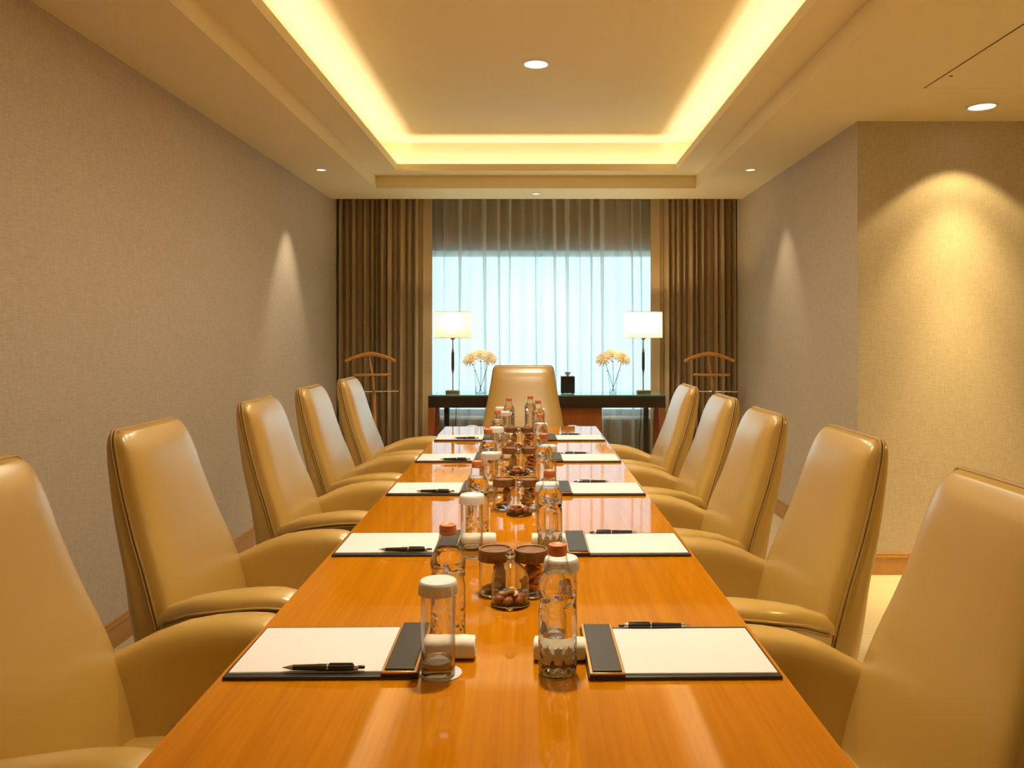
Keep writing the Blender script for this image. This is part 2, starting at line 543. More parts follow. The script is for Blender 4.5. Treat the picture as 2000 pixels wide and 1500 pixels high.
downlight('small downlight close to the left wall near the curtain', -1.569, 5.82, ZC, 0.033, P_SMALL, 62, 0.6, 'small downlights', 0.02, lens='emit_small')
downlight('small downlight close to the right wall near the curtain', 1.52, 5.82, ZC, 0.033, P_SMALL * 0.6, 66, 0.7, 'small downlights', 0.02, lens='emit_small')
downlight('small downlight in the middle just before the curtain', -0.026, 6.80, ZC, 0.030, P_SMALL * 2.2, 112, 0.9, 'small downlights', 0.02, lens='emit_small')

# access panel in the alcove ceiling
t = thing('access_panel', 'square flush access panel in the alcove ceiling with small keyhole', 'access panel', (2.162, 3.60, ZC - 0.0008))
MB().box(-0.30, 0.30, -0.6, 0.30, -0.0012, 0.0).obj('door_leaf', M['paint'], t)
MB().box(-0.3055, -0.30, -0.6, 0.3055, -0.0010, 0.0).obj('gap_line', M['dark'], t)
MB().box(-0.30, 0.30, 0.30, 0.3022, -0.0010, 0.0).obj('gap_line', M['dark'], t)
MB().lathe([(0.009, -0.0016), (0.009, 0)], 14, cx=-0.268, cy=0.12).obj('keyhole', M['dark'], t)

# ------------------------------------------------------------------ drapes and sheers
def folds(x0, x1, n, seed, depth, jitter=0.35):
    r = random.Random(seed)
    ws = [1 + r.uniform(-jitter, jitter) for _ in range(n)]
    tot = sum(ws)
    out, x = [], x0
    for i, a in enumerate(ws):
        wd = a / tot * (x1 - x0)
        dp = depth * r.uniform(0.65, 1.15)
        out.append((x, wd, dp, r.uniform(-0.22, 0.22), r.uniform(0.0, 6.28)))
        x += wd
    return out

def curtain(F, y, z0, z1, nz, sub, seed, bulge=1.5, drift=0.006):
    r = random.Random(seed)
    R = []
    for k in range(nz + 1):
        tz = k / nz
        z = z0 + (z1 - z0) * tz
        amp = 1.0 - 0.28 * tz ** 3
        row = []
        for (x, wd, dp, sk, ph) in F:
            dx = drift * sin(ph + 2.6 * (1 - tz)) * (1 - tz)
            for i in range(sub):
                s = i / sub
                a = 2 * pi * s
                yy = -dp * amp * (0.5 - 0.5 * cos(a)) * (1 + 0.12 * sin(ph + 3 * tz))
                xx = x + wd * s + wd * 0.5 * 0.28 * bulge * sin(2 * a) * -0.55 + sk * wd * sin(pi * s) ** 2 + dx * sin(pi * s)
                row.append((xx, y + yy, z))
        x, wd, dp, sk, ph = F[-1]
        row.append((x + wd, y, z))
        R.append(row)
    return MB().rows(R)

def sheer(F, y, z0, z1, nz, seed):
    r = random.Random(seed)
    R = []
    S_ = [0, .10, .20, .28, .34, .38, .42, .46, .50, .54, .58, .62, .66, .72, .80, .90]
    for k in range(nz + 1):
        tz = k / nz
        z = z0 + (z1 - z0) * tz
        row = []
        for (x, wd, dp, sk, ph) in F:
            dx = 0.035 * sin(ph) * (1 - tz)
            ov = 0.62 * (0.62 + 0.42 * sin(ph * 3.7)) * (0.45 + 0.55 * tz)
            for s in S_:
                u = (s - 0.5) / (0.15 + 0.06 * (1 - tz))
                g = math.exp(-u * u)
                lx = x + wd * s - wd * ov * u * g + (sk * wd + dx) * g
                row.append((lx, y - dp * g - 0.012 * sin(2 * pi * s * 2 + ph) * (1 - tz), z))
        x, wd, dp, sk, ph = F[-1]
        row.append((x + wd, y, z))
        R.append(row)
    return MB().rows(R)

def px(xp, d):
    return (xp - VPX) * d / F_PX

dl = thing('window_drape', 'heavy brown pleated drape gathered at the left of the window', 'curtain', (0, 0, 0), group='brown drapes')
FL = folds(px(655, 7.27) + 0.02, px(806, 7.27), 12, 3, 0.085)
x = px(806, 7.27)
FL += [(x, 0.05, 0.09, 0.1, 1.0), (x + 0.05, px(843, 7.27) - x - 0.05, 0.045, -0.15, 2.0)]
curtain(FL, 7.31, 0.015, 2.69, 10, 14, 5).obj('pleated_cloth', M['drape'], dl, 180)
dr = thing('window_drape', 'heavy brown pleated drape gathered at the right of the window', 'curtain', (0, 0, 0), group='brown drapes')
x = px(1272, 7.27)
FR = [(x, px(1298, 7.27) - x, 0.045, 0.15, 2.0), (px(1298, 7.27), 0.05, 0.09, 0.1, 1.0)]
FR += folds(px(1298, 7.27) + 0.05, px(1443, 7.27) - 0.02, 11, 9, 0.085)
curtain(FR, 7.31, 0.015, 2.69, 10, 14, 6).obj('pleated_cloth', M['drape'], dr, 180)
for o, x0, x1, nm in ((dl, XL + 0.03, -0.9, 'l'), (dr, 1.0, XR - 0.03, 'r')):
    MB().box(x0, x1, 7.265, 7.29, 2.688, 2.70).obj('curtain_track', M['white'], o)

sl_ = thing('sheer_curtain', 'translucent white sheer curtain covering the left half of the window', 'curtain', (0, 0, 0), group='white sheers')
sheer(folds(-1.12, px(1051, 7.45), 10, 21, 0.08, 0.4), 7.48, 0.02, 2.69, 12, 8).obj('sheer_cloth', M['sheer'], sl_, 180)
sr_ = thing('sheer_curtain', 'translucent white sheer curtain covering the right half of the window', 'curtain', (0, 0, 0), group='white sheers')
sheer(folds(px(1045, 7.45), 1.22, 11, 33, 0.08, 0.4), 7.486, 0.02, 2.69, 12, 9).obj('sheer_cloth', M['sheer'], sr_, 180)
for o, x0, x1 in ((sl_, -1.15, -0.04), (sr_, -0.03, 1.25)):
    MB().box(x0, x1, 7.43, 7.455, 2.688, 2.70).obj('curtain_track', M['white'], o)

# ------------------------------------------------------------------ conference table
ROT = 0.0148
def tcx(y):
    return -0.0574 - ROT * (y - 1.085)
TY0, TY1 = 0.80, 5.19
TH = 0.75
HALF = 0.484
tm = (TY0 + TY1) / 2
tab = thing('conference_table', 'long honey coloured wooden conference table down the middle of the room', 'table', (tcx(tm), tm, 0), ROT)
hl = (TY1 - TY0) / 2
MB().box(-HALF, HALF, -hl, hl, TH - 0.028, TH, 0.003, 2).obj('tabletop', M['table'], tab, 20)
for s in (-1, 1):
    MB().box(-0.30, 0.30, s * (hl - 0.75) - 0.03, s * (hl - 0.75) + 0.03, 0.0, TH - 0.028, 0.004).obj('leg_panel', M['table_dark'], tab, 20)
MB().box(-0.04, 0.04, -hl + 0.78, hl - 0.78, 0.30, TH - 0.03, 0.004).obj('stretcher', M['table_dark'], tab, 20)

# ------------------------------------------------------------------ leather chairs
def interp(tbl, z):
    n = len(tbl)
    if z <= tbl[0][0]:
        return tbl[0][1]
    if z >= tbl[-1][0]:
        return tbl[-1][1]
    def slope(i):
        a, b = max(i - 1, 0), min(i + 1, n - 1)
        return (tbl[b][1] - tbl[a][1]) / (tbl[b][0] - tbl[a][0])
    for i in range(n - 1):
        (a, va), (b, vb) = tbl[i], tbl[i + 1]
        if z <= b:
            h = b - a
            t = (z - a) / h
            return ((2 * t**3 - 3 * t**2 + 1) * va + (t**3 - 2 * t**2 + t) * h * slope(i)
                    + (-2 * t**3 + 3 * t**2) * vb + (t**3 - t**2) * h * slope(i + 1))
HW = [(0.42, 0.250), (0.55, 0.253), (0.634, 0.252), (0.729, 0.240), (0.832, 0.222), (0.969, 0.202), (1.078, 0.187)]
XS = [(0.42, -0.215), (0.55, -0.243), (0.634, -0.266), (0.729, -0.297), (0.832, -0.336), (0.969, -0.378), (1.078, -0.404)]
XB = [(0.42, -0.310), (0.603, -0.342), (0.726, -0.3625), (0.85, -0.394), (1.005, -0.421), (1.078, -0.436)]
ZTOP = 1.078
def sup(t, n):
    return math.copysign(abs(t) ** (2.0 / n), t)

def back_rows(front):
    R = []
    zs = [0.42 + (ZTOP - 0.045 - 0.42) * i / 16 for i in range(17)]
    lev = [(z, interp(HW, z), 1.0) for z in zs]
    rc = 0.045
    zb = ZTOP - rc
    for i in range(1, 8):
        ph = pi / 2 * i / 7
        z = zb + rc * sin(ph)
        lev.append((z, interp(HW, zb) - rc * 0.55 + rc * 0.55 * cos(ph), 1.0))
    z, h, _ = lev[-1]
    for i in range(1, 6):
        ph = pi / 2 * i / 5
        lev.append((z + 0.006 * sin(ph), h - 0.004 * sin(ph), max(cos(ph), 0.02)))
    for (z, h, k) in lev:
        xs = interp(XS, min(z, ZTOP))
        kk = k
        if z > zb - 0.05:   # crown softens towards the top
            kk *= 1 - 0.45 * min(1, ((z - zb + 0.05) / (rc + 0.05))) ** 2
        row = []
        m = 26
        if front:
            bg_ = 0.058 * kk
            n = 4.6
        else:
            bg_ = (interp(XB, min(z, ZTOP)) - xs) * kk
            n = 6.5
        for i in range(m + 1):
            a = pi * i / m
            y = h * sup(cos(a), n)
            xx = xs + bg_ * abs(sin(a)) ** (2.0 / n)
            row.append((xx, -y, z))
        R.append(row)
    return R

def seam_path(off):
    pts = []
    for i in range(20):
        z = 0.46 + (ZTOP - 0.045 - 0.46) * i / 19
        pts.append((interp(XS, z) + off, -interp(HW, z) - 0.001, z))
    zb = ZTOP - 0.045
    h0 = interp(HW, zb)
    for i in range(1, 8):
        ph = pi / 2 * i / 7
        pts.append((interp(XS, zb + 0.045 * sin(ph)) + off, -(h0 - 0.025 + 0.025 * cos(ph)) - 0.001 * cos(ph), zb + 0.0455 * sin(ph) + 0.006 * sin(ph)))
    mirror = [(p[0], -p[1], p[2]) for p in reversed(pts)]
    return pts + mirror

ARM = [(-0.292, 0.595), (-0.268, 0.630), (-0.237, 0.653), (-0.20, 0.668), (-0.16, 0.686), (-0.10, 0.702), (-0.045, 0.710), (0.0, 0.714), (0.04, 0.715),
       (0.07, 0.713), (0.092, 0.708), (0.107, 0.698), (0.116, 0.684), (0.121, 0.665), (0.124, 0.64), (0.126, 0.60), (0.126, 0.55), (0.125, 0.50), (0.123, 0.43)]
def sm(x, a, b):
    t = min(1, max(0, (x - a) / (b - a)))
    return t * t * (3 - 2 * t)
def yo(x):
    return 0.250 + 0.095 * sm(x, -0.29, -0.06)
def yi(x):
    return 0.195 + 0.050 * sm(x, -0.29, -0.10)
def arm_rows(s, inner):
    R = []
    for (x, zt) in ARM:
        row = []
        YO, YI = yo(x), yi(x)
        lip = 0.034
        zs = max(zt - lip, 0.42)
        if inner:
            rz = min(0.06, zt - 0.42)
            ry = (YO - YI)
            row.append((x, s * (YI - 0.006), 0.42))
            row.append((x, s * (YI - 0.004), 0.42 + (zt - rz - 0.42) * 0.5))
            for i in range(0, 13):       # over the top: asymmetric rounded arch
                a = pi * i / 12
                y = (YI + YO) / 2 - sup(cos(a), 2.6) * ry / 2
                base = zt - rz if a < pi / 2 else zs
                z = base + (zt - base) * abs(sin(a)) ** (2.0 / 2.6)
                row.append((x, s * y, z))
        else:
            for i in range(7):
                q = i / 6
                z = 0.42 + (zs - 0.42) * (1 - q)
                row.append((x - 0.002, s * (YO - 0.004 - 0.010 * q * q), z))
        R.append(row if s > 0 else list(reversed(row)))
    return R

def arm_cap_rows(s):
    pass

def make_chair():
    t = thing('leather_armchair', None, None)
    MB().rows(back_rows(True)).obj('back_cushion', M['leather'], t, 180)
    MB().rows([list(reversed(r)) for r in back_rows(False)]).obj('back_shell', M['leather'], t, 180)
    MB().tube(seam_path(0.0045), 0.0036, 8).tube(seam_path(-0.0045), 0.0036, 8).obj('back_piping', M['piping'], t, 180)
    for s in (-1, 1):
        MB().rows(arm_rows(s, True)).obj('armrest', M['leather'], t, 180)
        a = MB().rows(arm_rows(s, False)).obj('armrest_shell', M['leather'], t, 180)
        pp = [(x, s * (yo(x) + 0.001), max(zt - 0.034, 0.42)) for (x, zt) in ARM if x > -0.24]
        pq = [(x, s * (yo(x) - 0.001), max(zt - 0.044, 0.42)) for (x, zt) in ARM if x > -0.24]
        MB().tube(pp, 0.0038, 8).tube(pq, 0.0038, 8).obj('armrest_piping', M['piping'], t, 180)
    # seat cushion: crowned rounded slab
    R = []
    n = 4.0
    for k in range(15):
        a = -pi / 2 + pi * k / 14
        zz = 0.455 + 0.052 * sup(sin(a), 2.6)
        sc = abs(cos(a)) ** (2.0 / 2.6) if abs(cos(a)) > 1e-6 else 0.0
        row = []
        for i in range(48):
            b = 2 * pi * i / 48
            hx = 0.235 - 0.03 * (1 - sc); hy = 0.247 - 0.03 * (1 - sc)
            x = -0.02 + hx * sup(cos(b), 6) * (0.05 + 0.95 * sc)
            y = hy * sup(sin(b), 6) * (0.05 + 0.95 * sc)
            row.append((x, y, zz))
        R.append(row)
    sc_ = MB().rows(R, True)
    sc_.f.append(tuple(range(47, -1, -1)))
    sc_.f.append(tuple(14 * 48 + i for i in range(48)))
    sc_.obj('seat_cushion', M['leather'], t, 180)
    for s in (-1, 1):
        MB().tube([(-0.20 + 0.036 * i, s * 0.2415, 0.500) for i in range(11)], 0.0045, 8).obj('seat_piping', M['piping'], t, 180)
    MB().box(-0.26, 0.115, -0.33, 0.33, 0.395, 0.43, 0.012).obj('seat_pan', M['leather'], t, 20)
    MB().lathe([(0.03, 0.10), (0.03, 0.30), (0.045, 0.32), (0.09, 0.395)], 20).obj('gas_column', M['chrome'], t, 40)
    star = MB().lathe([(0.045, 0.075), (0.045, 0.125), (0.034, 0.135)], 20).obj('base_hub', M['chrome'], t, 40)
    leg = MB().tube([(0.03, 0, 0.105), (0.17, 0, 0.095), (0.30, 0, 0.075)], [0.022, 0.018, 0.013], 8).mesh('base_leg', M['chrome'], 60)
    cas = MB()
    for q in (-0.012, 0.012):
        P = [(0.0, -0.008 + q), (0.024, -0.008 + q), (0.028, q), (0.024, 0.008 + q), (0.0, 0.008 + q)]
        vs, fs = [], []
        for (r, yy) in P:
            for i in range(14):
                a_ = 2 * pi * i / 14
                vs.append((r * cos(a_), yy, 0.028 + r * sin(a_)))
        for k in range(len(P) - 1):
            for i in range(14):
                j = (i + 1) % 14
                fs.append((k * 14 + i, k * 14 + j, (k + 1) * 14 + j, (k + 1) * 14 + i))
        cas.add(vs, fs)
    cas.box(-0.006, 0.006, -0.006, 0.006, 0.04, 0.075)
    casm = cas.mesh('castor', M['castor'], 40)
    for i in range(5):
        a = 2 * pi * i / 5 + 0.3
        o = bpy.data.objects.new('base_leg', leg); COL.objects.link(o); o.parent = t; o.rotation_euler = (0, 0, a)
        c = bpy.data.objects.new('castor', casm); COL.objects.link(c); c.parent = t
        c.location = (0.295 * cos(a), 0.295 * sin(a), 0); c.rotation_euler = (0, 0, a + 0.8)
    return t

LEFT_Y = [1.49, 2.27, 3.14, 3.93, 4.67]
LEFT_U = [-0.606, -0.622, -0.602, -0.615, -0.596]
RIGHT_Y = [1.46, 2.23, 2.97, 3.70, 4.45]
RIGHT_U = [0.515, 0.540, 0.522, 0.548, 0.532]
RIGHT_DZ = [-0.020, -0.018, -0.028, -0.028, -0.026]
ORD = ['first', 'second', 'third', 'fourth', 'fifth']
proto = make_chair()
first = True
def place_chair(x, y, rz, label, dz=0.0, sc=1.0, wy=1.0):
    global first
    o = proto if first else copy_tree(proto)
    first = False
    o.location = (x, y, 0)
    o.rotation_euler = (0, 0, rz)
    o.scale = (sc, sc * wy, sc + dz)
    tag(o, label, 'armchair', 'leather conference chairs')
    return o
RJ = random.Random(4)
for i in range(5):
    nm = 'cut off by the frame edge' if i == 0 else ORD[i] + ' from the camera'
    place_chair(tcx(LEFT_Y[i]) + LEFT_U[i], LEFT_Y[i], ROT, 'tan leather armchair left of the table, ' + nm)
for i in range(5):
    nm = 'cut off by the frame edge' if i == 0 else ORD[i] + ' from the camera'
    place_chair(tcx(RIGHT_Y[i]) + RIGHT_U[i], RIGHT_Y[i], pi + ROT, 'tan leather armchair right of the table, ' + nm, RIGHT_DZ[i])
place_chair(-0.113, 5.395, -pi / 2, 'tan leather armchair at the head of the table before the console', 0.03, 1.0, 1.13)

# ------------------------------------------------------------------ folders with writing paper, pens
def make_folder():
    """origin: middle of the folder; clip bar at +x end"""
    t = thing('writing_folder', None, None)
    W, D = 0.328, 0.234
    MB().box(-W / 2, W / 2, -D / 2, D / 2, 0.0008, 0.007, 0.002, 2).obj('leather_board', M['black_leather'], t, 20)
    MB().box(-W / 2 + 0.001, W / 2 - 0.001, -D / 2 + 0.001, D / 2 - 0.001, 0.0, 0.0008).obj('board_backing', M['gold'], t)
    cb = MB().box(W / 2 - 0.062, W / 2 - 0.002, -D / 2 + 0.002, D / 2 - 0.0, 0.0105, 0.014, 0.001, 2).obj('clip_frame', M['gold'], t, 20)
    MB().box(W / 2 - 0.062, W / 2 - 0.002, -D / 2 + 0.002, D / 2 - 0.0, 0.007, 0.0105).obj('clip_base', M['black_leather'], t)
    MB().box(W / 2 - 0.057, W / 2 - 0.007, -D / 2 + 0.009, D / 2 - 0.004, 0.014, 0.0165, 0.001, 2).obj('clip_pad', M['black_leather'], t, 20)
    return t
def make_paper():
    t = thing('paper_pad', None, None)
    for k in range(3):
        MB().box(-0.132, 0.132, -0.1045 + 0.0006 * k, 0.1045 - 0.0004 * k, 0.0007 * k, 0.0007 * (k + 1) - 0.0001).obj('sheet', M['paper'], t)
    return t
def make_pen():
    """lies along x, tip at -x, origin under the middle"""
    t = thing('ballpoint_pen', None, None)
    def lx(mb, prof, seg=14):
        vs, fs = [], []
        for (x, r) in prof:
            for i in range(seg):
                a = 2 * pi * i / seg
                vs.append((x, r * cos(a), 0.0062 + r * sin(a)))
        for k in range(len(prof) - 1):
            for i in range(seg):
                j = (i + 1) % seg
                fs.append((k * seg + i, (k + 1) * seg + i, (k + 1) * seg + j, k * seg + j))
        fs.append(tuple(range(seg))); fs.append(tuple((len(prof) - 1) * seg + i for i in reversed(range(seg))))
        return mb.add(vs, fs)
    lx(MB(), [(-0.070, 0.0008), (-0.066, 0.0014), (-0.056, 0.0040), (-0.052, 0.0044)]).obj('tip', M['silver'], t, 40)
    lx(MB(), [(-0.052, 0.0046), (-0.012, 0.0054), (-0.010, 0.0058), (0.006, 0.0058)]).obj('barrel', M['pen'], t, 40)
    lx(MB(), [(0.006, 0.0060), (0.0085, 0.0060)]).obj('ring', M['silver'], t, 40)
    lx(MB(), [(0.0085, 0.0058), (0.040, 0.0058), (0.052, 0.0050)]).obj('upper_barrel', M['pen'], t, 40)
    lx(MB(), [(0.052, 0.0050), (0.058, 0.0046), (0.060, 0.0030)]).obj('collar', M['silver'], t, 40)
    lx(MB(), [(0.060, 0.0030), (0.068, 0.0030), (0.070, 0.0022)]).obj('push_button', M['pen'], t, 40)
    MB().box(0.010, 0.050, -0.0016, 0.0016, 0.0120, 0.0134, 0.0004).obj('pocket_clip', M['pen'], t, 20)
    return t
EDGE = [1.36, 2.12, 2.928, 3.695, 4.447]
fo, pa, pe = make_folder(), make_paper(), make_pen()
state = {}
def put(proto_, key, loc, rz, label, cat, group):
    o = proto_ if key not in state else copy_tree(proto_)
    state[key] = 1
    o.location = loc
    o.rotation_euler = (0, 0, rz)
    return tag(o, label, cat, group)
LPEN = [(-0.367, 1.378), (-0.3535, 2.14), (-0.378, 2.945), (-0.3847, 3.71), (-0.405, 4.475)]
RPEN = [(0.2257, 1.583), (0.216, 2.337), (0.206, 3.15), (0.174, 3.915), (0.174, 4.665)]
JIT = [0.0, 0.012, -0.008, 0.01, -0.006]
for i, y0 in enumerate(EDGE):
    yc = y0 + 0.117
    place = ['closest to the camera', 'second from the camera', 'third from the camera', 'fourth from the camera', 'farthest from the camera'][i]
    xl = tcx(yc) - 0.4715 + 0.164
    xr = tcx(yc) + 0.4725 - 0.164
    put(fo, 'fo', (xl, yc, TH), ROT, 'black leather writing folder on the left of the table, ' + place, 'folder', 'writing folders')
    put(fo, 'fo', (xr, yc, TH), pi + ROT, 'black leather writing folder on the right of the table, ' + place, 'folder', 'writing folders')
    put(pa, 'pa', (xl - 0.026, yc + 0.002, TH + 0.0072), ROT + 0.004, 'blank white paper in the left hand folder ' + place, 'paper', 'blank paper pads')
    put(pa, 'pa', (xr + 0.026, yc - 0.002, TH + 0.0072), pi + ROT, 'blank white paper in the right hand folder ' + place, 'paper', 'blank paper pads')
    put(pe, 'pe', (LPEN[i][0], LPEN[i][1], TH + 0.0093), ROT + JIT[i], 'black pen on the near edge of the left folder ' + place, 'pen', 'black pens')
    put(pe, 'pe', (RPEN[i][0], RPEN[i][1], TH + 0.0072), pi + ROT + JIT[i] * 1.5, 'black pen on the far edge of the right folder ' + place, 'pen', 'black pens')

# ------------------------------------------------------------------ bottles
BP = [(0.0270, 0.0), (0.0305, 0.002), (0.0320, 0.006), (0.0325, 0.012), (0.0325, 0.020), (0.0325, 0.028), (0.0325, 0.036), (0.0325, 0.044), (0.0325, 0.052), (0.0322, 0.060),
      (0.0322, 0.075), (0.0322, 0.090), (0.0322, 0.105), (0.0322, 0.112), (0.0325, 0.118), (0.0328, 0.124), (0.0330, 0.130), (0.0330, 0.136), (0.0330, 0.142), (0.0328, 0.148),
      (0.0320, 0.155), (0.0302, 0.162), (0.0272, 0.169), (0.0235, 0.176), (0.0205, 0.182), (0.0182, 0.188), (0.0168, 0.194), (0.0158, 0.200), (0.0152, 0.205)]
def tri(t):
    t = t - math.floor(t)
    return 4 * abs(t - 0.5) - 1
def relief(r, z, a, k):
    if 0.008 < z < 0.056:
        q = (z - 0.008) / 0.048
        f = 10 * a / (2 * pi)
        return r - 0.0034 * (0.5 + 0.5 * tri(f + q * 1.5)) * (0.5 + 0.5 * tri(f - q * 1.5))
    if 0.108 < z < 0.150:
        q = (z - 0.108) / 0.042
        f = 5 * a / (2 * pi)
        return r - 0.0030 * (0.5 + 0.5 * sin(2 * pi * (f + 0.4 * sin(6.3 * q)))) * sin(pi * q) - 0.0014 * (0.5 + 0.5 * cos(2 * pi * 3 * q)) * sin(pi * q)
    return r
def fine(P, step):
    out = [P[0]]
    for (r0, z0), (r1, z1) in zip(P, P[1:]):
        n = max(1, int(round((z1 - z0) / step)))
        out += [(r0 + (r1 - r0) * k / n, z0 + (z1 - z0) * k / n) for k in range(1, n + 1)]
    return out
BP = fine(BP, 0.0022)
def make_bottle():
    t = thing('water_bottle', None, None)
    MB().lathe([(r + 0.0008, z + 0.0002) for r, z in BP], 72, fn=relief, cap1=False).obj('glass_body', M['glass_shell'], t, 60)
    wp = [(r, z + 0.0012) for r, z in BP if z < 0.178]
    MB().lathe(wp, 72, fn=relief).obj('water', M['water'], t, 50)
    cp = [(0.0155, 0.2045), (0.0160, 0.2055), (0.0160, 0.210), (0.0154, 0.2106), (0.0154, 0.2114), (0.0160, 0.212), (0.0160, 0.2205), (0.0150, 0.2225), (0.0120, 0.2230), (0.0110, 0.2222)]
    MB().lathe(cp, 40, fn=lambda r, z, a, k: r * (1 + 0.006 * cos(20 * a)) if 0.2055 < z < 0.221 else r).obj('cap', M['cap'], t, 40)
    return t
bo = make_bottle()
LB_ = [(-0.173, 1.533), (-0.177, 2.31), (-0.196, 3.10), (-0.200, 3.89), (-0.174, 4.66)]
RB_ = [(0.0316, 1.388), (0.0286, 2.153), (0.017, 2.95), (0.005, 3.71), (-0.006, 4.48)]
for i in range(5):
    place = ['closest to the camera', 'second from the camera', 'third from the camera', 'fourth from the camera', 'farthest from the camera'][i]
    for P, sd in ((LB_, 'left'), (RB_, 'right')):
        put(bo, 'bo', (P[i][0], P[i][1], TH + 0.0002), RJ.uniform(0, 6.2), 'clear water bottle with copper cap in the %s row, %s' % (sd, place), 'bottle', 'water bottles')
put(bo, 'bo', (-0.053, 4.82, TH + 0.0002), 1.0, 'clear water bottle with copper cap standing before the head chair', 'bottle', 'water bottles')

# ------------------------------------------------------------------ tumblers with paper lids, coasters, rolled towels
def make_tumbler():
    t = thing('glass_tumbler', None, None)
    MB().lathe([(0.0280, 0.0), (0.0290, 0.003), (0.0292, 0.03), (0.0295, 0.145)], 48, cap0=False, cap1=False).lathe([(0.0272, 0.026), (0.0275, 0.145)], 48, cap0=False, cap1=False).obj('glass_wall', M['glass'], t, 60)
    MB().lathe([(0.0255, 0.0006), (0.0278, 0.003), (0.0280, 0.020), (0.0272, 0.026), (0.0240, 0.0235), (0.012, 0.0225)], 48).obj('thick_base', M['thick_glass'], t, 50)
    def fl(r, z, a, k):
        return r * (1 + (0.013 * (1 if int(a / (2 * pi) * 108) % 2 else -1) if z < 0.1555 else 0))
    MB().lathe([(0.0338, 0.1385), (0.0330, 0.147), (0.0322, 0.1545), (0.0312, 0.1590), (0.0296, 0.1608), (0.010, 0.1603), (0.001, 0.1602)], 108, fn=fl, cap0=False).obj('paper_lid', M['paper'], t, 40)
    return t
def make_coaster():
    t = thing('paper_coaster', None, None)
    MB().lathe([(0.036, 0.0), (0.036, 0.0012)], 40).obj('disc', M['paper'], t, 40)
    MB().lathe([(0.030, 0.00125), (0.030, 0.0016), (0.0335, 0.0016), (0.0335, 0.00125)], 40, cap0=False, cap1=False).obj('embossed_rim', M['paper'], t, 40)
    return t
def make_towel():
    t = thing('rolled_towel', None, None)
    n = 40
    R = []
    for k in range(9):
        x = -0.045 + 0.09 * k / 8
        row = []
        for i in range(n):
            a = 2 * pi * i / n
            s = 0.97 if k in (0, 8) else 1.0
            y = 0.022 * sup(cos(a), 3.2) * s
            z = 0.0185 + 0.0182 * sup(sin(a), 3.2) * s + 0.0008 * sin(9 * x * 40) * (sin(a) > 0)
            row.append((x, y, z))
        R.append(row)
    MB().rows(R, True).obj('cloth_roll', M['towel'], t, 60)
    for sg in (-1, 1):
        sp = []
        for i in range(34):
            a = 0.55 * i
            r = 0.003 + 0.0165 * i / 33
            sp.append((sg * 0.0450, r * cos(a) * 1.1, 0.0185 + r * sin(a) * 0.95))
        MB().tube(sp, 0.0016, 5).obj('rolled_end', M['towel'], t, 60)
        vs = [(sg * 0.0448, 0.0205 * cos(2 * pi * i / 24), 0.0185 + 0.017 * sin(2 * pi * i / 24)) for i in range(24)]
        MB().add(vs, [tuple(range(24))]).obj('end_face', M['towel'], t)
    return t
gl, co, to = make_tumbler(), make_coaster(), make_towel()
LG_ = [(-0.1726, 1.384), (-0.177, 2.13), (-0.176, 2.895), (-0.194, 3.70), (-0.192, 4.46)]
RG_ = [(0.042, 1.525), (0.022, 2.295), (0.036, 3.09), (0.008, 3.865), (0.002, 4.63)]
for i in range(5):
    place = ['closest to the camera', 'second from the camera', 'third from the camera', 'fourth from the camera', 'farthest from the camera'][i]
    for P, B, sd in ((LG_, LB_, 'left'), (RG_, RB_, 'right')):
        x, y = P[i]
        put(co, 'co', (x + (0.004 if sd == 'left' else -0.002), y + 0.006, TH + 0.0002), 0, 'round white paper coaster under the %s row glass %s' % (sd, place), 'coaster', 'paper coasters')
        put(gl, 'gl', (x, y, TH + 0.0020), RJ.uniform(0, 6.2), 'tall glass with pleated white paper lid in the %s row, %s' % (sd, place), 'glass', 'lidded tumblers')
        ym = (y + B[i][1]) / 2 + (0.003 if sd == 'left' else -0.003)
        xo = 0.012 if sd == 'left' else 0.0
        put(to, 'to', ((x + B[i][0]) / 2 + xo, ym, TH + 0.0005), ROT + RJ.uniform(-0.06, 0.06), 'rolled white towel between glass and bottle, %s row, %s' % (sd, place), 'towel', 'rolled white towels')
x, y = -0.224, 4.74
put(co, 'co', (x, y, TH + 0.0002), 0, 'round white paper coaster under the glass near the head chair', 'coaster', 'paper coasters')
put(gl, 'gl', (x, y, TH + 0.0020), 0.4, 'tall glass with pleated white paper lid near the head chair', 'glass', 'lidded tumblers')

